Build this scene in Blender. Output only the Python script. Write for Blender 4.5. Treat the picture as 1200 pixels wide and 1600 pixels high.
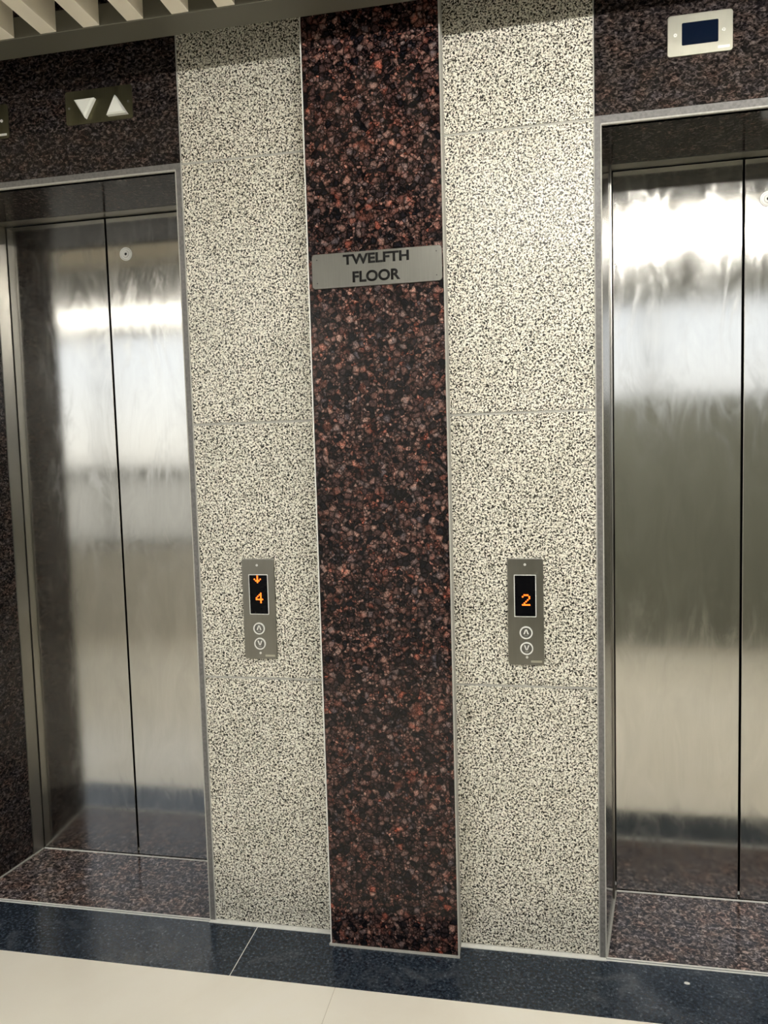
import bpy, bmesh, math, random
from mathutils import Vector, Matrix

random.seed(7)
for o in list(bpy.data.objects):
    bpy.data.objects.remove(o, do_unlink=True)
S = bpy.context.scene
C = S.collection

# ------------------------------------------------------------------ camera
F_PX = 1178.97
CAM = Vector((0.7039, -1.9443, 1.3216))
YAW, PITCH, ROLL = -0.1945, -0.0740, -0.0279
fwd = Vector((math.sin(YAW) * math.cos(PITCH), math.cos(YAW) * math.cos(PITCH), math.sin(PITCH)))
rt = Vector((math.cos(YAW), -math.sin(YAW), 0))
up = rt.cross(fwd)
r2 = rt * math.cos(ROLL) + up * math.sin(ROLL)
u2 = -rt * math.sin(ROLL) + up * math.cos(ROLL)
cd = bpy.data.cameras.new('camera')
cam = bpy.data.objects.new('camera', cd)
C.objects.link(cam)
M = Matrix((r2, u2, -fwd)).transposed().to_4x4()
M.translation = CAM
cam.matrix_world = M
cd.sensor_fit = 'HORIZONTAL'
cd.sensor_width = 36.0
cd.lens = F_PX / 1200 * 36
cd.clip_start = 0.02
S.camera = cam

# ------------------------------------------------------------------ light and exposure
SKY = 1.15          # daylight outside the windows behind the camera
LAMP = 80.0        # linear ceiling lamp
FILL_PANEL = 12.0        # added fill panels under the ceiling
S.view_settings.view_transform = 'Standard'
S.view_settings.look = 'None'
S.view_settings.gamma = 1
S.view_settings.use_curve_mapping = False
S.view_settings.exposure = 0.58

w = bpy.data.worlds.new('daylight')
S.world = w
w.use_nodes = True
wn = w.node_tree
wn.nodes.clear()
wo = wn.nodes.new('ShaderNodeOutputWorld')
bg = wn.nodes.new('ShaderNodeBackground')
bg.inputs['Strength'].default_value = SKY
tc = wn.nodes.new('ShaderNodeTexCoord')
sx = wn.nodes.new('ShaderNodeSeparateXYZ')
rp = wn.nodes.new('ShaderNodeValToRGB')
e = rp.color_ramp.elements
e[0].position = 0.0; e[0].color = (0.02, 0.02, 0.018, 1)
e[1].position = 1.0; e[1].color = (0.62, 0.78, 1.0, 1)
for p, c in ((0.49, (0.42, 0.41, 0.37, 1)), (0.505, (0.95, 0.93, 0.86, 1)), (0.56, (0.90, 0.94, 0.98, 1))):
    k = e.new(p); k.color = c
mr = wn.nodes.new('ShaderNodeMapRange')
mr.inputs['From Min'].default_value = -1
wn.links.new(tc.outputs['Generated'], sx.inputs[0])
wn.links.new(sx.outputs['Z'], mr.inputs['Value'])
wn.links.new(mr.outputs[0], rp.inputs[0])
# the sky is brighter towards the sun side, to the left (-x)
gx = wn.nodes.new('ShaderNodeMapRange')
for i_, q_ in enumerate((0.10, -0.50, SKY, SKY * 1.05)):
    gx.inputs[i_ + 1].default_value = q_
wn.links.new(sx.outputs['X'], gx.inputs[0])
wn.links.new(gx.outputs[0], bg.inputs['Strength'])
wn.links.new(rp.outputs[0], bg.inputs['Color'])
wn.links.new(bg.outputs[0], wo.inputs[0])


def portal(x0, x1, z0, z1, y):
    l = bpy.data.lights.new('window_portal', 'AREA')
    l.shape = 'RECTANGLE'
    l.size = x1 - x0
    l.size_y = z1 - z0
    l.cycles.is_portal = True
    o = bpy.data.objects.new('window_portal', l)
    C.objects.link(o)
    o.location = ((x0 + x1) / 2, y, (z0 + z1) / 2)
    o.rotation_euler = (math.radians(90), 0, 0)


BACK = -2.6
WIN1 = (-3.3, -0.75, 0.70, 2.30)
WIN2 = (0.55, 3.3, 1.62, 2.30)
portal(*WIN1, BACK - 0.10)
portal(*WIN2, BACK - 0.10)

# ------------------------------------------------------------------ materials


class N:
    def __init__(self, name):
        self.m = bpy.data.materials.new(name)
        self.m.use_nodes = True
        self.t = self.m.node_tree
        self.b = self.t.nodes['Principled BSDF']
        self.tc = None

    def node(self, kind, **kw):
        n = self.t.nodes.new(kind)
        for k, v in kw.items():
            setattr(n, k, v)
        return n

    def link(self, a, b):
        self.t.links.new(a, b)

    def coord(self, scale=(1, 1, 1), rot=(0, 0, 0), loc=(0, 0, 0)):
        if not self.tc:
            self.tc = self.node('ShaderNodeTexCoord')
        mp = self.node('ShaderNodeMapping')
        mp.inputs['Scale'].default_value = scale
        mp.inputs['Rotation'].default_value = rot
        mp.inputs['Location'].default_value = loc
        self.link(self.tc.outputs['Object'], mp.inputs['Vector'])
        return mp.outputs[0]

    def noise(self, vec, scale, detail=2, rough=0.5, dist=0.0):
        n = self.node('ShaderNodeTexNoise')
        n.inputs['Scale'].default_value = scale
        n.inputs['Detail'].default_value = detail
        n.inputs['Roughness'].default_value = rough
        n.inputs['Distortion'].default_value = dist
        self.link(vec, n.inputs['Vector'])
        return n.outputs['Fac']

    def voronoi(self, vec, scale, feature='F1'):
        n = self.node('ShaderNodeTexVoronoi', feature=feature)
        n.inputs['Scale'].default_value = scale
        self.link(vec, n.inputs['Vector'])
        return n

    def ramp(self, fac, stops, interp='LINEAR'):
        n = self.node('ShaderNodeValToRGB')
        n.color_ramp.interpolation = interp
        el = n.color_ramp.elements
        while len(el) > 1:
            el.remove(el[-1])
        el[0].position, el[0].color = stops[0][0], tuple(stops[0][1]) + (1,)
        for p, c in stops[1:]:
            k = el.new(p)
            k.color = tuple(c) + (1,)
        self.link(fac, n.inputs[0])
        return n.outputs[0]

    def mix(self, fac, a, b, mode='MIX'):
        n = self.node('ShaderNodeMix', data_type='RGBA', blend_type=mode)
        for sock, v in ((n.inputs[0], fac), (n.inputs[6], a), (n.inputs[7], b)):
            if isinstance(v, (int, float)):
                sock.default_value = v
            elif isinstance(v, tuple):
                sock.default_value = v + (1,)
            else:
                self.link(v, sock)
        return n.outputs[2]

    def maprange(self, v, a, b, c, d):
        n = self.node('ShaderNodeMapRange')
        for i, q in enumerate((a, b, c, d)):
            n.inputs[i + 1].default_value = q
        self.link(v, n.inputs[0])
        return n.outputs[0]

    def bump(self, h, strength, dist=0.001):
        n = self.node('ShaderNodeBump')
        n.inputs['Strength'].default_value = strength
        n.inputs['Distance'].default_value = dist
        self.link(h, n.inputs['Height'])
        self.link(n.outputs[0], self.b.inputs['Normal'])

    def set(self, **kw):
        for k, v in kw.items():
            s = self.b.inputs[k.replace('_', ' ')]
            if isinstance(v, (int, float)):
                s.default_value = v
            elif isinstance(v, tuple):
                s.default_value = v + (1,)
            else:
                self.link(v, s)
        return self


def plain(name, col, rough=0.5, metal=0.0, emit=0.0, var=0.12, vs=40, spec=0.5):
    n = N(name)
    f = n.noise(n.coord(), vs, 3)
    c = n.mix(f, tuple(x * (1 - var) for x in col), tuple(min(1, x * (1 + var)) for x in col))
    n.set(Base_Color=c, Roughness=rough, Metallic=metal)
    n.b.inputs['Specular IOR Level'].default_value = spec
    if emit:
        n.b.inputs['Emission Color'].default_value = tuple(col) + (1,)
        n.b.inputs['Emission Strength'].default_value = emit
    return n.m


def pale_granite():
    n = N('pale_granite')
    v = n.coord()
    sp = n.noise(v, 215, 2.5, 0.62, 0.7)
    base = n.ramp(n.voronoi(v, 210).outputs['Color'], [(0.0, (.66, .62, .53)), (.3, (.86, .83, .74)), (.7, (.95, .93, .86)), (1, (.72, .72, .65))])
    dk = n.ramp(sp, [(0.41, (.012, .011, .010)), (.45, (.07, .062, .052)), (.485, (.45, .43, .38)), (.51, (1, 1, 1))])
    c = n.mix(1.0, base, dk, 'MULTIPLY')
    big = n.ramp(n.noise(v, 5, 3), [(0.3, (.88, .88, .84)), (.7, (1.0, .99, .96))])
    c = n.mix(1.0, c, big, 'MULTIPLY')
    n.set(Base_Color=c, Roughness=0.32)
    n.b.inputs['Specular IOR Level'].default_value = .3
    n.bump(sp, 0.08, 0.0006)
    return n.m


def red_granite():
    n = N('red_granite')
    v = n.coord()
    w_ = n.node('ShaderNodeVectorMath', operation='ADD')
    nn = n.node('ShaderNodeTexNoise')
    nn.inputs['Scale'].default_value = 60
    n.link(v, nn.inputs['Vector'])
    sc = n.node('ShaderNodeVectorMath', operation='SCALE')
    sc.inputs['Scale'].default_value = 0.010
    n.link(nn.outputs['Color'], sc.inputs[0])
    n.link(v, w_.inputs[0])
    n.link(sc.outputs[0], w_.inputs[1])
    vv = w_.outputs[0]
    def layer(src, scale, lo):
        vo = n.voronoi(src, scale)
        sep = n.node('ShaderNodeSeparateColor')
        n.link(vo.outputs['Color'], sep.inputs[0])
        cell = n.ramp(sep.outputs[0], [(0, (.006, .007, .010)), (.24, (.014, .012, .013)), (.36, (.045, .032, .030)), (.50, (.075, .045, .038)), (.64, (.12, .070, .056)), (.76, (.19, .130, .105)), (.84, (.085, .075, .078)), (.92, (.30, .215, .17)), (1, (.19, .065, .042))])
        de = n.voronoi(src, scale, 'DISTANCE_TO_EDGE')
        edge = n.ramp(de.outputs['Distance'], [(0.0, (.10, .09, .09)), (.10, (.40, .37, .37)), (.26, (1.1, 1.05, 1.05))])
        return n.mix(1.0, cell, edge, 'MULTIPLY'), sep.outputs[1]
    c1, r1 = layer(vv, 66, 0)
    w2 = n.node('ShaderNodeVectorMath', operation='ADD')
    sc2 = n.node('ShaderNodeVectorMath', operation='SCALE')
    sc2.inputs['Scale'].default_value = 0.004
    nn2 = n.node('ShaderNodeTexNoise')
    nn2.inputs['Scale'].default_value = 140
    n.link(v, nn2.inputs['Vector'])
    n.link(nn2.outputs['Color'], sc2.inputs[0])
    n.link(v, w2.inputs[0])
    n.link(sc2.outputs[0], w2.inputs[1])
    c2, r2_ = layer(w2.outputs[0], 125, 0)
    c = n.mix(n.maprange(r1, .38, .42, 0, 1), c1, c2)
    dom = n.ramp(n.noise(v, 26, 3, .6, .8), [(.34, (.50, .58, .72)), (.45, (.83, .85, .93)), (.56, (1.08, .98, 1.0)), (.64, (1.35, .95, .90)), (.73, (1.8, .88, .74))])
    c = n.mix(1.0, c, dom, 'MULTIPLY')
    fine = n.ramp(n.noise(v, 300, 4, .8, .8), [(0.36, (.15, .14, .14)), (.48, (.80, .78, .78)), (.56, (1.4, 1.3, 1.3)), (.66, (3.0, 2.8, 2.75))])
    c = n.mix(1.0, c, fine, 'MULTIPLY')
    blot = n.maprange(n.noise(v, 19, 3), .64, .72, 0, .5)
    c = n.mix(blot, c, n.mix(1.0, fine, (.13, .048, .034), 'MULTIPLY'))
    n.set(Base_Color=c, Roughness=0.12)
    n.b.inputs['Specular IOR Level'].default_value = .28
    return n.m


def brown_granite(name='brown_granite', gain=.50, rough=.14):
    n = N(name)
    v = n.coord((1, 1, 1.5), (0, .5, 0))
    a = n.noise(v, 95, 3, .65, .8)
    g = gain
    c = n.ramp(a, [(.34, (.006 * g, .005 * g, .006 * g)), (.45, (.022 * g, .018 * g, .018 * g)), (.53, (.065 * g, .050 * g, .046 * g)), (.62, (.18 * g, .145 * g, .135 * g)), (.72, (.32 * g, .27 * g, .25 * g))])
    t = n.ramp(n.noise(v, 22, 2), [(.35, (.86, .90, 1.0)), (.52, (1, .97, .94)), (.68, (1.15, .95, .86))])
    c = n.mix(1.0, c, t, 'MULTIPLY')
    n.set(Base_Color=c, Roughness=rough)
    n.b.inputs['Specular IOR Level'].default_value = .28
    return n.m


def kerb_granite():
    n = N('blue_black_granite')
    v = n.coord()
    a = n.noise(v, 120, 4, .7)
    c = n.ramp(a, [(.35, (.006, .010, .018)), (.5, (.018, .028, .042)), (.62, (.05, .065, .085)), (.72, (.22, .24, .26))])
    sm = n.maprange(n.noise(v, 7, 4, .6, 1.2), .56, .72, 0, .30)
    c = n.mix(sm, c, (.16, .17, .18))
    n.set(Base_Color=c, Roughness=n.maprange(n.noise(v, 9, 4), .3, .7, .10, .26))
    return n.m


def steel(name='brushed_steel', col=(.60, .59, .56), rlo=.095, rhi=.15, seed=0.0, wave=.05):
    n = N(name)
    v = n.coord(loc=(seed, seed, seed))
    smear = n.noise(n.coord((5, 1, 1.6), loc=(seed, 0, seed)), 2.2, 5, .62, 1.6)
    brush = n.noise(n.coord((260, 1, 2.0)), 3, 2)
    c = n.mix(n.maprange(smear, .35, .65, 0, 1), tuple(x * .93 for x in col), tuple(min(1, x * 1.04) for x in col))
    c = n.mix(n.maprange(brush, .3, .7, 0, .10), c, (.40, .39, .36))
    pat = n.noise(n.coord((3.0, 1, 1.1), (0, .35, 0), (seed + 2, 0, seed)), 3.4, 6, .66, 2.2)
    rr = n.node('ShaderNodeMath', operation='ADD')
    n.link(n.maprange(smear, .32, .68, rlo, rhi), rr.inputs[0])
    n.link(n.maprange(pat, .50, .66, 0, .06), rr.inputs[1])
    n.set(Base_Color=c, Metallic=1.0, Roughness=rr.outputs[0])
    n.b.inputs['Anisotropic'].default_value = 0.35
    wv = n.noise(n.coord((1.4, 1, 1.0), loc=(seed, 0, 0)), 3.2, 3, .55, .8)
    n.bump(wv, wave, 0.006)
    return n.m


def cream_tile():
    n = N('cream_floor_tile')
    v = n.coord()
    c = n.ramp(n.noise(v, 2.5, 5, .6, .8), [(.3, (.89, .83, .71)), (.6, (.93, .88, .77)), (.75, (.94, .90, .81))])
    n.set(Base_Color=c, Roughness=.16)
    return n.m


M_PALE = pale_granite()
M_RED = red_granite()
M_BROWN = brown_granite()
M_SILL = brown_granite('brown_grey_granite', 1.9, .16)
M_KERB = kerb_granite()
M_STEEL = steel(seed=0.0)
M_STEEL2 = steel('brushed_steel_worn', seed=3.7)
M_FRAME = steel('frame_steel', (.40, .385, .35), .30, .42, 1.3, .05)
M_PLATE = steel('satin_plate_steel', (.27, .262, .235), .30, .42, 5.0, .02)
M_BRASS = steel('dull_brass_plate', (.13, .12, .065), .35, .5, 6.0, .02)
M_BRIGHTPLATE = steel('satin_nickel_plate', (.56, .55, .46), .38, .5, 8.0, .02)
M_TILE = cream_tile()
M_SIGN = steel('satin_sign_steel', (.13, .127, .112), .34, .44, 7.0, .02)
M_BTN = steel('button_steel', (.22, .22, .21), .30, .4, 4.0, .02)
M_GROUT = plain('pale_grout', (.44, .43, .39), .8, vs=200, var=.25)
M_CAULK = plain('white_sealant', (.82, .81, .76), .6, vs=90, var=.12)
M_EDGE = plain('grey_granite_edge', (.15, .145, .14), .45, vs=160, var=.55)
M_TGROUT = plain('beige_grout', (.62, .55, .44), .8)
M_BLACK = plain('matt_black', (.004, .004, .004), .7)
M_SCREEN = plain('black_display_glass', (.003, .003, .004), .10, spec=.12)
M_SCREEN2 = plain('dark_blue_display_glass', (.004, .008, .020), .10, spec=.25)
M_LED = plain('orange_led', (1.0, .13, .010), .4, emit=2.2, var=.05)
M_INK = plain('black_lettering', (.008, .008, .008), .6, spec=.2)
M_WHITE = plain('white_translucent_plastic', (.96, .98, .92), .3, var=.02)
M_RING = plain('pale_button_ring', (.80, .80, .76), .35, var=.05)
M_BEAM = plain('olive_grey_painted_metal', (.105, .10, .075), .45, vs=6, var=.06)
M_SLAT = plain('cream_painted_slat', (.95, .88, .74), .5, vs=8, var=.05)
M_CEIL = plain('black_ceiling_paint', (.012, .012, .012), .9)
M_PAINT = plain('off_white_wall_paint', (.76, .74, .68), .7, vs=3, var=.05)
M_OLIVE = plain('grey_green_wall_paint', (.16, .165, .135), .6, vs=2, var=.2)
M_LAMP = plain('lamp_diffuser', (1.0, .97, .91), .5, emit=LAMP, var=.01)
M_FILL = plain('fill_panel_diffuser', (1.0, .97, .91), .5, emit=FILL_PANEL, var=.01)  # glow of the added fill panels
M_LAMP2 = plain('dim_lamp_diffuser', (1.0, .96, .88), .5, emit=LAMP * .13, var=.01)

# ------------------------------------------------------------------ helpers


def box(bm, x0, x1, y0, y1, z0, z1, mi=0):
    r = bmesh.ops.create_cube(bm, size=1.0)
    vs = r['verts']
    for v in vs:
        v.co = Vector(((x0 + x1) / 2 + v.co.x * (x1 - x0), (y0 + y1) / 2 + v.co.y * (y1 - y0), (z0 + z1) / 2 + v.co.z * (z1 - z0)))
    for f in {f for v in vs for f in v.link_faces}:
        f.material_index = mi
    return vs


def prism(bm, pts, axis, a, b, mi=0):
    """closed polygon pts (2-D) extruded along axis ('x','y','z') from a to b"""
    def mk(p, t):
        return {'x': (t, p[0], p[1]), 'y': (p[0], t, p[1]), 'z': (p[0], p[1], t)}[axis]
    A = [bm.verts.new(mk(p, a)) for p in pts]
    B = [bm.verts.new(mk(p, b)) for p in pts]
    fs = [bm.faces.new(A), bm.faces.new(B)]
    n = len(pts)
    for i in range(n):
        fs.append(bm.faces.new((A[i], A[(i + 1) % n], B[(i + 1) % n], B[i])))
    for f in fs:
        f.material_index = mi
    return fs


def rrect(cx, cz, w_, h, r, n=6):
    pts = []
    for sx_, sz_, a0 in ((1, 1, 0), (-1, 1, 90), (-1, -1, 180), (1, -1, 270)):
        for i in range(n + 1):
            a = math.radians(a0 + 90 * i / n)
            pts.append((cx + sx_ * (w_ / 2 - r) + r * math.cos(a), cz + sz_ * (h / 2 - r) + r * math.sin(a)))
    return pts


def ring(bm, cx, cz, ro, ri, y0, y1, n=40, mi=0, a0=0, a1=360):
    """annulus facing -y; y1 is the front"""
    full = abs(a1 - a0 - 360) < 1e-6
    k = n if full else n + 1
    L = []
    for i in range(k):
        a = math.radians(a0 + (a1 - a0) * i / n)
        c, s = math.cos(a), math.sin(a)
        L.append([bm.verts.new((cx + r * c, y, cz + r * s)) for r, y in ((ro, y0), (ro, y1), (ri, y1), (ri, y0))])
    for i in range(n):
        p, q = L[i], L[(i + 1) % k]
        for j in range(4):
            f = bm.faces.new((p[j], p[(j + 1) % 4], q[(j + 1) % 4], q[j]))
            f.material_index = mi
    if not full:
        bm.faces.new(L[0]); bm.faces.new(L[-1])


def disc(bm, cx, cz, r, y0, y1, n=32, mi=0):
    return prism(bm, [(cx + r * math.cos(2 * math.pi * i / n), cz + r * math.sin(2 * math.pi * i / n)) for i in range(n)], 'y', y0, y1, mi)


def obj(name, bm, mats, parent=None, bevel=0.0, smooth=False, label=None):
    bmesh.ops.recalc_face_normals(bm, faces=bm.faces)
    me = bpy.data.meshes.new(name)
    bm.to_mesh(me)
    bm.free()
    for m in (mats if isinstance(mats, (list, tuple)) else [mats]):
        me.materials.append(m)
    o = bpy.data.objects.new(name, me)
    C.objects.link(o)
    if parent:
        o.parent = parent
    if bevel:
        b = o.modifiers.new('bevel', 'BEVEL')
        b.width = bevel
        b.segments = 2
        b.limit_method = 'ANGLE'
        b.angle_limit = math.radians(40)
    if label:
        o['label'] = label
    return o


def empty(name, loc):
    o = bpy.data.objects.new(name, None)
    C.objects.link(o)
    o.location = loc
    o.empty_display_size = 0.05
    return o


def tag(o, label, cat, group=None):
    o['label'] = label
    o['category'] = cat
    if group:
        o['group'] = group
    return o


def struct(o, label=None):
    o['kind'] = 'structure'
    if label:
        o['label'] = label
    return o


def B():
    return bmesh.new()


# ------------------------------------------------------------------ setting: dimensions
H = 2.10                                   # opening height
CX0, CX1, CY = 0.1511, 0.5011, -0.055      # red column
Z1, Z2, Z3 = 0.7177, 1.4216, 2.115         # joints of the pale slabs
ZT = 2.74                                  # slab above the slats
L = dict(fx0=-1.006, fx1=-0.2214, bx0=-0.971, bx1=-0.257, d=0.2995, seam=-0.6139)
R = dict(fx0=0.8773, fx1=1.683, bx0=0.9330, bx1=1.627, d=0.3181, seam=1.280)

# floor ---------------------------------------------------------------
fl = B()
xs = [-4.0] + [0.2048 - 0.95 * k for k in (4, 3, 2, 1, 0)] + [0.2048 + 0.95 * k for k in (1, 2, 3)] + [4.0]
xs = sorted(set(round(x, 4) for x in xs))
for a, b in zip(xs, xs[1:]):
    for y0, y1 in ((-0.213 - 0.95, -0.213), (-0.213 - 1.9, -0.213 - 0.952), (BACK, -0.213 - 1.902)):
        box(fl, a + .0007, b - .0007, y0, y1 - .0005, -.02, 0, 0)
box(fl, -4, 4, BACK, -0.213, -.03, -.0012, 1)
struct(obj('floor', fl, [M_TILE, M_TGROUT]), 'glossy cream floor tiles with faint joints')

k = B()
ks = [-4.0, -2.45, -1.26, -0.0754, 2.05, 4.0]
for a, b in zip(ks, ks[1:]):
    box(k, a + .0015, b - .0015, -0.213, 0.012, -.02, .001, 0)
box(k, -4, 4, -0.2125, 0.012, -.03, -.0005, 1)
# sealant run out along the foot of the piers and over the recess thresholds
for a, b in ((L['fx1'], CX0), (CX1, R['fx0'])):
    box(k, a, b, -.013, .004, 0, .004, 1)
for d in (L, R):
    box(k, d['fx0'], d['fx1'], -.0105, -.0055, 0, .0022, 1)
    box(k, d['fx0'], d['fx1'], -.0015, .0035, 0, .0022, 1)
box(k, -4, L['fx0'], -.013, .004, 0, .004, 1)
box(k, R['fx1'], 4, -.013, .004, 0, .004, 1)
struct(obj('trim_1', k, [M_KERB, M_CAULK]), 'blue-black granite border strip along the foot of the lift wall')

# recess floors -----------------------------------------------------------
for i, d in enumerate((L, R)):
    s = B()
    prism(s, [(d['fx0'], 0.004), (d['fx1'], 0.004), (d['bx1'], d['d'] + .03), (d['bx0'], d['d'] + .03)], 'z', -.02, .0015, 0)
    box(s, d['bx0'], d['bx1'], d['d'] - .006, d['d'] - .001, 0, .004, 1)
    wsl = 0.006
    prism(s, [(d['fx0'], .005), (d['fx0'] + wsl, .005), (d['bx0'] + wsl, d['d']), (d['bx0'], d['d'])], 'z', 0, .004, 2)
    prism(s, [(d['fx1'], .005), (d['fx1'] - wsl, .005), (d['bx1'] - wsl, d['d']), (d['bx1'], d['d'])], 'z', 0, .004, 2)
    struct(obj('trim_%d' % (i + 2), s, [M_SILL, M_CAULK, M_GROUT]),
           ['brown-grey granite threshold floor of the left lift recess', 'brown-grey granite threshold floor of the right lift recess'][i])

# lift wall ---------------------------------------------------------------
wall = struct(empty('wall_front', (0, 0, 0)), 'granite-clad wall around the two lifts')
T = 0.0145


def pier(x0, x1, lab):
    bm = B()
    zs = [0.004, Z1, Z2, Z3, ZT]
    for a, b in zip(zs, zs[1:]):
        box(bm, x0 + .0015, x1 - .0015, 0, .03, a + .0032, b - .0032, 0)
    box(bm, x0, x1, .0025, .3, 0, ZT, 1)
    obj('pale_granite_cladding', bm, [M_PALE, M_GROUT], wall, label=lab)


pier(L['fx1'] + T, CX0 + .02, 'cream and black speckled granite slabs left of the red column')
pier(CX1 - .02, R['fx0'] - T - .0015, 'cream and black speckled granite slabs right of the red column')
pier(-1.62, L['fx0'] - T, 'cream speckled granite slabs left of the left lift')
pier(R['fx1'] + T, 2.3, 'cream speckled granite slabs right of the right lift')
bm = B()
box(bm, -4, -1.62, 0, .3, 0, ZT)
box(bm, 2.3, 4, 0, .3, 0, ZT)
obj('painted_wall', bm, M_PAINT, wall)

for d, side in ((L, 'left'), (R, 'right')):
    TT = .020 if side == 'right' else .018
    g = B()
    box(g, d['fx0'] - T + .002, d['fx1'] + T - .002, 0, .30, H + TT + .002, ZT, 0)
    obj('lintel_cladding', g, M_BROWN, wall, label='dark brown polished granite above the %s lift' % side)
    # raw edge of the slabs lining the opening, standing 3 mm proud, with a pale arris
    t = B()
    y0 = -.003
    box(t, d['fx0'] - T, d['fx0'], y0, .02, 0, H, 0)
    box(t, d['fx1'], d['fx1'] + T, y0, .02, 0, H, 0)
    box(t, d['fx0'] - T, d['fx1'] + T, y0, .02, H, H + TT, 0)
    ar = .0028
    box(t, d['fx0'] - ar * .4, d['fx0'] + ar * .6, y0 - .0006, .004, 0.002, H, 1)
    box(t, d['fx1'] - ar * .6, d['fx1'] + ar * .4, y0 - .0006, .004, 0.002, H, 1)
    box(t, d['fx0'], d['fx1'], y0 - .0006, .004, H - ar * .6, H + ar * .8, 1)
    # grout line outside the edging
    box(t, d['fx0'] - T - .003, d['fx0'] - T, y0 + .001, .02, 0, ZT, 1)
    box(t, d['fx1'] + T, d['fx1'] + T + .003, y0 + .001, .02, 0, ZT, 1)
    obj('edge_trim', t, [M_EDGE, M_GROUT], wall, label='grey raw granite edging round the %s lift opening' % side)
    # linings
    yb = d['d'] - .048
    for fx, bx, s_ in ((d['fx0'], d['bx0'], -1), (d['fx1'], d['bx1'], 1)):
        j = B()
        xm = fx + (bx - fx) * yb / d['d']
        prism(j, [(fx, .004), (xm, yb), (xm + s_ * .05, yb), (fx + s_ * .05, .004)], 'z', 0, H + .02, 0)
        obj('jamb_lining', j, M_BROWN, wall)
    j = B()
    box(j, d['fx0'] - .01, d['fx1'] + .01, .004, yb, H, H + .03)
    obj('soffit_lining', j, M_BROWN, wall)

# shaft darkness behind the doors
bm = B()
for d in (L, R):
    box(bm, d['bx0'] - .1, d['bx1'] + .1, d['d'] + .05, d['d'] + .08, 0, ZT)
obj('shaft_backing', bm, M_BLACK, wall)

# red column ---------------------------------------------------------------
c = struct(empty('column', ((CX0 + CX1) / 2, CY, 0)), 'projecting red-black granite column between the two lifts')
hw = (CX1 - CX0) / 2
bm = B()
box(bm, -hw + .004, hw - .004, 0.0, .05, .006, ZT, 0)
obj('column_face', bm, M_RED, c)
bm = B()
box(bm, -hw, -hw + .0030, -.0008, .055, 0, ZT, 1)
box(bm, hw - .0034, hw, -.0008, .055, 0, ZT)
box(bm, -hw - .003, hw + .001, -.005, .003, 0, .006)
obj('corner_sealant', bm, [M_GROUT, M_CAULK], c, label='white sealant line along the column edges')

# lift doors --------------------------------------------------------------


def lift(d, name, lab, lockx, lockz, matA, matB):
    rt_ = struct(empty(name, (d['seam'], d['d'], 0)), lab)
    rt_['category'] = 'elevator door'
    sm = d['seam']
    gap = .0055
    for a, b, m in ((d['bx0'] + .004, sm - gap / 2, matA), (sm + gap / 2, d['bx1'] - .004, matB)):
        p = B()
        box(p, a - sm, b - sm, 0, .03, .006, H - .004)
        po = obj('door_panel', p, m, rt_, bevel=.0015)
        if a - sm < lockx - sm < b - sm:
            q = B()
            ring(q, lockx - sm, lockz, .0205, .0178, 0, -.003, 48)
            ring(q, lockx - sm, lockz, .0164, .0110, 0, -.0025, 48)
            ring(q, lockx - sm, lockz, .0098, .0045, 0, -.004, 40)
            ring(q, lockx - sm, lockz, .0180, .0040, 0, -.0008, 48, mi=1)
            obj('key_escutcheon', q, [M_RING, M_FRAME], po, label='round pale metal key hole surround')
            q = B()
            disc(q, lockx - sm, lockz, .0046, -.0003, -.001, 20)
            obj('key_hole', q, M_BLACK, po, label='small black key hole')
    yb = d['d'] - .048
    fr = B()
    for fx, bx, s_ in ((d['fx0'], d['bx0'], -1), (d['fx1'], d['bx1'], 1)):
        xm = fx + (bx - fx) * yb / d['d']
        prism(fr, [(xm - sm - s_ * .001, -.048), (bx - sm - s_ * .001, -.003), (bx - sm, .04), (bx - sm + s_ * .05, .04), (xm - sm + s_ * .03, -.048)], 'z', 0, H + .02)
        xe = xm - sm
        box(fr, min(xe, xe - s_ * .0035), max(xe, xe - s_ * .0035), -.0505, -.047, 0, H)
    box(fr, d['fx0'] - sm, d['fx1'] - sm, -.048, .002, H - .001, H + .04)
    obj('door_frame', fr, M_FRAME, rt_, label='narrow steel frame strip around the doors')


lift(L, 'door_1', 'left stainless steel lift doors marked with smears, dim at the top', -0.5463, 1.981, M_STEEL, M_STEEL2)
lift(R, 'door_2', 'right stainless steel lift doors, cut by the right edge of the photo', 1.341, 1.986, M_STEEL2, M_STEEL)

# ceiling -------------------------------------------------------------------
bm = B()
box(bm, -4, 4, BACK - .2, .3, ZT, ZT + .1)
struct(obj('ceiling', bm, M_CEIL), 'black painted slab above the slats')
ZB = 2.35
bm = B()
box(bm, -4, 4, -.243, -.165, ZB, ZB + .05)
struct(obj('trim_4', bm, M_BEAM, bevel=.001), 'olive grey metal beam carrying the ends of the ceiling slats')
bm = B()
box(bm, -4, 4, -1.24, -1.16, ZB, ZB + .05)
box(bm, -4, 4, BACK, -1.2405, ZB + .012, ZB + .04)
struct(obj('trim_5', bm, M_BEAM, bevel=.001), 'olive grey metal beam and flat ceiling panels beyond the slats')

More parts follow.
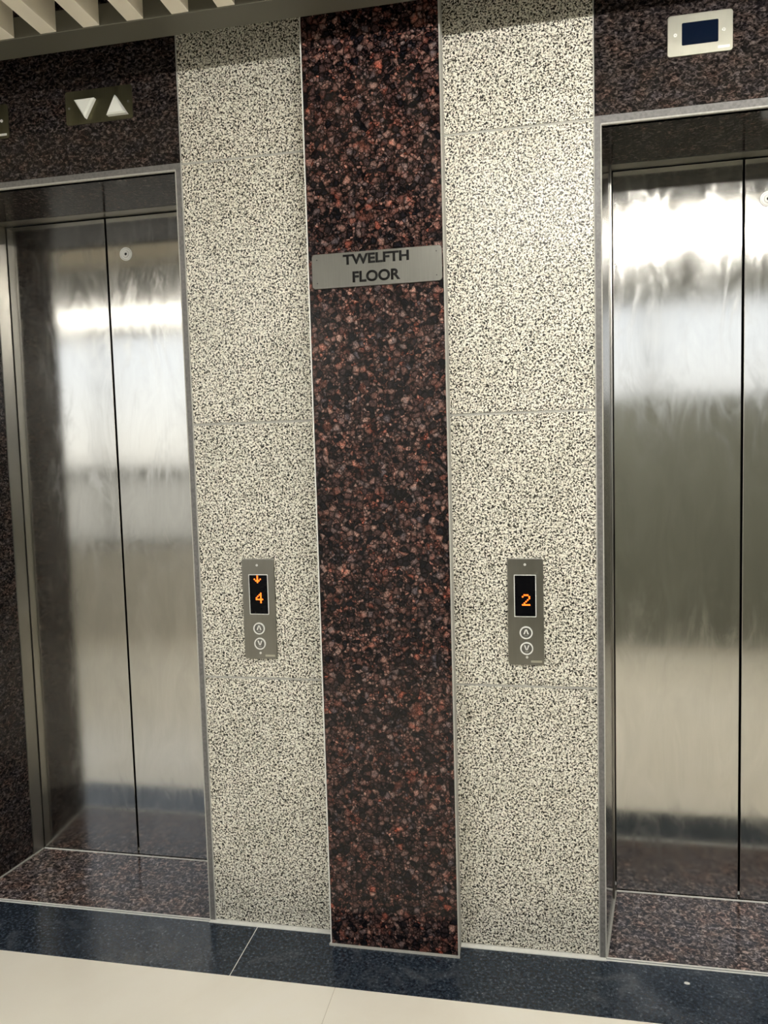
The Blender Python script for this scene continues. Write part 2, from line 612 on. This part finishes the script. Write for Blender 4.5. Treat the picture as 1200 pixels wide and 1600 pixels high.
PIT = .1128
sx0 = 0.7039 + (-0.5795 - 0.7039) * .8886
visible = {
    -1: 'cream ceiling slat in the top left corner of the photo, leftmost of the six in view',
    0: 'second cream ceiling slat from the left of the six in view',
    1: 'third cream ceiling slat from the left of the six in view',
    2: 'fourth cream ceiling slat from the left, above the pale granite pier',
    3: 'fifth cream ceiling slat from the left of the six in view',
    4: 'last cream ceiling slat to the right, barely showing at the top edge'}
first = None
for i in range(-26, 28):
    x = sx0 + PIT * i
    if first is None:
        s = B()
        box(s, 0, .042, -1.1595, -.2435, 0, .13)
        o = first = obj('ceiling_slat', s, M_SLAT, bevel=.0008)
    else:
        o = first.copy()
        C.objects.link(o)
    o.location = (x, 0, ZB + .002)
    tag(o, visible.get(i, 'cream ceiling slat further along the lobby, beyond the frame of the photo'), 'ceiling slat', 'cream slats of the ceiling grille')

# room behind the camera -------------------------------------------------------
bw = B()


def wall_with(bm, x0, x1, win, mi):
    a, b, c_, d_ = win
    y0, y1 = BACK - .15, BACK
    box(bm, x0, a, y0, y1, 0, ZT, mi)
    box(bm, b, x1, y0, y1, 0, ZT, mi)
    box(bm, a, b, y0, y1, 0, c_, mi)
    box(bm, a, b, y0, y1, d_, ZT, mi)


wall_with(bw, -4, 0.2, WIN1, 0)
wall_with(bw, 0.2, 4, WIN2, 1)
struct(obj('wall_back', bw, [M_PAINT, M_OLIVE]), 'wall opposite the lifts with the windows')
bm = B()
box(bm, -4.15, -4, BACK, .3, 0, ZT)
struct(obj('wall_left', bm, M_PAINT))
bm = B()
box(bm, 4, 4.15, BACK, .3, 0, ZT)
struct(obj('wall_right', bm, M_PAINT))
for n_, (a, b, c_, d_), rails in (('window_1', WIN1, (1.20,)), ('window_2', WIN2, ())):
    bm = B()
    t = .045
    y0, y1 = BACK - .09, BACK - .04
    box(bm, a, b, y0, y1, c_, c_ + t); box(bm, a, b, y0, y1, d_ - t, d_)
    m_ = 3
    for q in range(m_ + 1):
        xx = a + (b - a - t) * q / m_
        box(bm, xx, xx + t, y0 + .004, y1 - .004, c_, d_)
    for r_ in rails:
        box(bm, a, b, y0 + .006, y1 - .006, r_, r_ + 2 * t)
    struct(obj(n_, bm, M_BEAM))

# linear lamp under the slats (its streak shows in the right lift door)
for x0, x1, ly, ml, lab in ((.46, 3.10, -1.29, M_LAMP, 'long linear ceiling light whose white streak shows in the right lift doors'),
                        (-3.30, -.75, -2.32, M_LAMP2, 'long linear ceiling light reflected across the left lift doors')):
    lp = empty('ceiling_light', ((x0 + x1) / 2, ly, 2.36))
    tag(lp, lab, 'ceiling light')
    hl = (x1 - x0) / 2
    bm = B()
    box(bm, -hl, hl, -.045, .045, -.008, .012)
    obj('housing', bm, M_BEAM, lp)
    bm = B()
    prism(bm, [(.016 * math.cos(q * math.pi / 8), -.0248 + .016 * math.sin(q * math.pi / 8)) for q in range(16)], 'x', -hl + .02, hl - .02)
    obj('diffuser', bm, ml, lp)

# two fill panels added out of view to brighten the floor and lower wall
for px_, lab in ((.74, 'added unseen fill light panel behind the camera, in front of the right pier'),
                 (-.88, 'added unseen fill light panel behind the camera, in front of the left pier')):
    lp = empty('fill_panel_light', (px_, -2.10, 2.362))
    tag(lp, lab, 'ceiling light')
    bm = B()
    box(bm, -.35, .35, -.22, .22, -.010, 0)
    obj('housing', bm, M_BEAM, lp)
    bm = B()
    box(bm, -.33, .33, -.20, .20, -.012, -.0095)
    obj('diffuser', bm, M_FILL, lp)

# ------------------------------------------------------------------ hall call panels
DIG = {
    '4': ['...X.', '..XX.', '.X.X.', 'X..X.', 'XXXXX', '...X.', '...X.'],
    '2': ['.XXX.', 'X...X', '....X', '...X.', '..X..', '.X...', 'XXXXX'],
    'v': ['..X..', '..X..', 'X.X.X', '.XXX.', '..X..'],
}


def dots(pat, cx, cz, pitch, y):
    bm = B()
    rows = DIG[pat]
    for r_, row in enumerate(rows):
        for q, ch in enumerate(row):
            if ch == 'X':
                disc(bm, cx + (q - 2) * pitch, cz + ((len(rows) - 1) / 2 - r_) * pitch, pitch * .50, y, y - .0008, 12)
    return bm


def chevron(bm, cx, cz, w_, h, t, y, upw):
    s = 1 if upw else -1
    # two strokes
    for sd in (-1, 1):
        pts = [(cx + sd * w_ / 2, cz - s * h / 2), (cx + sd * (w_ / 2 - t), cz - s * h / 2), (cx - sd * t * .10, cz + s * (h / 2)), (cx + sd * t * .60, cz + s * h / 2)]
        prism(bm, pts, 'y', y, y - .0008)


def call_panel(x, z, wdt, h, label, disp, digit, arrow, btn, scr, plate):
    """disp=(x0,x1,z0,z1) btn=[(x,z),(x,z)] world coordinates; origin is the plate's foot"""
    t = empty('call_panel', (x, 0, z - h / 2))
    tag(t, label, 'call panel', 'lift call panels')
    X = lambda q: q - x
    Z = lambda q: q - (z - h / 2)
    yf = -.006
    bm = B()
    prism(bm, rrect(0, h / 2, wdt, h, .006), 'y', .0005, yf)
    obj('face_plate', bm, plate, t, bevel=.001)
    d0, d1, d2, d3 = X(disp[0]), X(disp[1]), Z(disp[2]), Z(disp[3])
    bm = B()
    prism(bm, rrect((d0 + d1) / 2, (d2 + d3) / 2, d1 - d0 + .004, d3 - d2 + .004, .0015, 3), 'y', yf + .001, yf - .0006, 0)
    obj('bezel', bm, M_RING, t, label='thin pale rim of the display')
    bm = B()
    prism(bm, rrect((d0 + d1) / 2, (d2 + d3) / 2, d1 - d0, d3 - d2, .001, 3), 'y', yf, yf - .0012)
    so = obj('display', bm, M_SCREEN, t, label='black display showing an orange number')
    obj('number', dots(digit[0], X(digit[1]), Z(digit[2]), digit[3], yf - .0012), M_LED, so, label='glowing orange dot-matrix %s' % digit[0])
    if arrow:
        obj('arrow', dots('v', X(arrow[0]), Z(arrow[1]), arrow[2], yf - .0012), M_LED, so, label='glowing orange down arrow')
    for i, (bx, bz) in enumerate(btn):
        bm = B()
        disc(bm, X(bx), Z(bz), .0148, yf, yf - .003, 40)
        bo = obj('button', bm, M_BTN, t, bevel=.0006, label='round call button with %s arrow' % ('up', 'down')[i])
        bm = B()
        ring(bm, X(bx), Z(bz), .0165, .0132, yf, yf - .0042, 48)
        obj('button_ring', bm, M_RING, bo, bevel=.0006)
        bm = B()
        chevron(bm, X(bx), Z(bz) + .0025, .0140, .0125, .0036, yf - .003, i == 0)
        for q in range(3):
            disc(bm, X(bx) - .003 + .003 * q, Z(bz) - (.0075 if i == 0 else .0080), .0008, yf - .003, yf - .0036, 8)
        obj('button_arrow', bm, M_RING, bo)
    for sx_, sz_ in scr:
        bm = B()
        ring(bm, X(sx_), Z(sz_), .0030, .0011, yf, yf - .0012, 18)
        obj('screw', bm, M_RING, t)
    bm = B()
    prism(bm, rrect(wdt / 2 - .0195, .0095, .028, .0055, .001, 3), 'y', yf, yf - .0005)
    obj('maker_plate', bm, M_RING if False else M_BRIGHTPLATE, t, label='small blank pale strip in the lower right corner')


call_panel(-.0340, .9125, .0925, .2770, 'steel call panel showing a down arrow and 4, left of the red column',
           (-.0592, -.0080, .9000, 1.0068), ('4', -.0316, .9440, .0042), (-.0355, .9955, .0042),
           [(-.0357, .8591), (-.0347, .8170)], [(-.0360, 1.034), (-.0350, .7905)], M_PLATE)
call_panel(.6842, .9135, .0905, .2760, 'steel call panel showing 2, right of the red column beside the right lift',
           (.6575, .7090, .9028, 1.0080), ('2', .6855, .9450, .0042), None,
           [(.6845, .8603), (.6855, .8193)], [(.6835, 1.036), (.6860, .7960)], M_PLATE)

# ------------------------------------------------------------------ floor sign
SX, SZ = .3292, 1.7910
sg = empty('floor_sign', (SX, CY, SZ))
tag(sg, 'satin metal sign reading TWELFTH FLOOR across the red granite column', 'sign')
bm = B()
prism(bm, rrect(0, 0, .3310, .0862, .009), 'y', .0005, -.004)
obj('sign_plate', bm, M_SIGN, sg, bevel=.0008)


def text(body, wd, cap, x, z, y, parent, name, mat, off=.034):
    cu = bpy.data.curves.new(name, 'FONT')
    cu.body = body
    cu.size = 1.0
    cu.extrude = .0
    cu.offset = off
    cu.align_x = 'CENTER'
    to = bpy.data.objects.new('tmp', cu)
    C.objects.link(to)
    bpy.context.view_layer.update()
    dg = bpy.context.evaluated_depsgraph_get()
    me = bpy.data.meshes.new_from_object(to.evaluated_get(dg))
    bpy.data.objects.remove(to, do_unlink=True)
    bm = bmesh.new()
    bm.from_mesh(me)
    bpy.data.meshes.remove(me)
    xsx = [v.co.x for v in bm.verts]; ys = [v.co.y for v in bm.verts]
    a, b, c_, d_ = min(xsx), max(xsx), min(ys), max(ys)
    for v in bm.verts:
        v.co = Vector((x + ((v.co.x - a) / (b - a) - .5) * wd, y, z + ((v.co.y - c_) / (d_ - c_) - .5) * cap))
    r_ = bmesh.ops.extrude_face_region(bm, geom=bm.faces[:])
    for v in r_['geom']:
        if isinstance(v, bmesh.types.BMVert):
            v.co.y -= .0004
    return obj(name, bm, mat, parent)


text('TWELFTH', .1680, .0252, 0.0000, .0245, -.0042, sg, 'lettering', M_INK)
text('FLOOR', .1215, .0275, 0.0005, -.0190, -.0042, sg, 'lettering', M_INK)
for sx_, sz_ in ((-.152, .029), (.152, .029), (-.152, -.029), (.152, -.029)):
    bm = B()
    disc(bm, sx_, sz_, .0014, -.004, -.0046, 12)
    obj('rivet', bm, M_BLACK, sg)

# ------------------------------------------------------------------ arrow plate over the left lift
AX, AZ = -.4365, 2.2925
ap = empty('direction_indicator', (AX, 0, AZ))
tag(ap, 'dull metal plate with white down and up triangles over the left lift', 'indicator')
bm = B()
prism(bm, rrect(0, 0, .198, .0885, .006), 'y', .0005, -.003)
obj('face_plate', bm, M_BRASS, ap, bevel=.0006)


def tri(pts, lab):
    bm = B()
    cxm = sum(p[0] for p in pts) / 3
    czm = sum(p[1] for p in pts) / 3
    b0 = [bm.verts.new((x - AX, -.003, z - AZ)) for x, z in pts]
    b1 = [bm.verts.new((x - AX, -.014, z - AZ)) for x, z in pts]
    f1 = [bm.verts.new((cxm + (x - cxm) * .80 - AX, -.0195, czm + (z - czm) * .80 - AZ)) for x, z in pts]
    for i in range(3):
        j = (i + 1) % 3
        bm.faces.new((b0[i], b0[j], b1[j], b1[i]))
        bm.faces.new((b1[i], b1[j], f1[j], f1[i]))
    bm.faces.new(f1)
    bm.faces.new(b0)
    obj('triangle_lens', bm, M_WHITE, ap, bevel=.0005, label=lab)


tri([(-.5025, 2.3085), (-.4420, 2.3085), (-.4730, 2.2585)], 'white plastic triangle pointing down')
tri([(-.4087, 2.2588), (-.3486, 2.2588), (-.3813, 2.3088)], 'white plastic triangle pointing up')
for x in (-.088, .088):
    bm = B()
    disc(bm, x, 0, .003, -.003, -.0042, 16)
    obj('screw', bm, M_FRAME, ap)

# ------------------------------------------------------------------ display plates over the lifts


def display_plate(x, z, label, mat, screen=True):
    t = empty('lift_display', (x, 0, z))
    tag(t, label, 'display')
    bm = B()
    prism(bm, rrect(0, 0, .1430, .0920, .007), 'y', .0005, -.004)
    obj('face_plate', bm, mat, t, bevel=.0008)
    bm = B()
    prism(bm, rrect(0, .0015, .0800, .0500, .0025, 3), 'y', -.003, -.0046)
    obj('screen', bm, M_SCREEN2, t, label='dark blue blank screen')
    for sx_ in (-.0545, .0515):
        bm = B()
        ring(bm, sx_, .001, .0040, .0016, -.004, -.0055, 20)
        obj('screw', bm, M_RING, t)
    bm = B()
    prism(bm, rrect(.052, -.036, .026, .006, .001, 3), 'y', -.004, -.0045)
    obj('maker_plate', bm, M_RING, t)
    return t


display_plate(1.1005, 2.2800, 'pale metal plate with blank dark blue screen over the right lift', M_BRIGHTPLATE)
display_plate(-.7850, 2.2815, 'metal display plate cut by the left edge of the photo, over the left lift', M_BRASS)

# small white paint chip on the dark border strip
bm = B()
prism(bm, [(0, 0), (.006, -.003), (.013, -.002), (.014, .003), (.008, .006), (.002, .005)], 'z', 0, .0012)
pc = obj('paint_chip', bm, M_CAULK)
pc.location = (1.057, -.068, .001)
tag(pc, 'tiny white chip lying on the blue-black border below the right lift', 'paint chip')
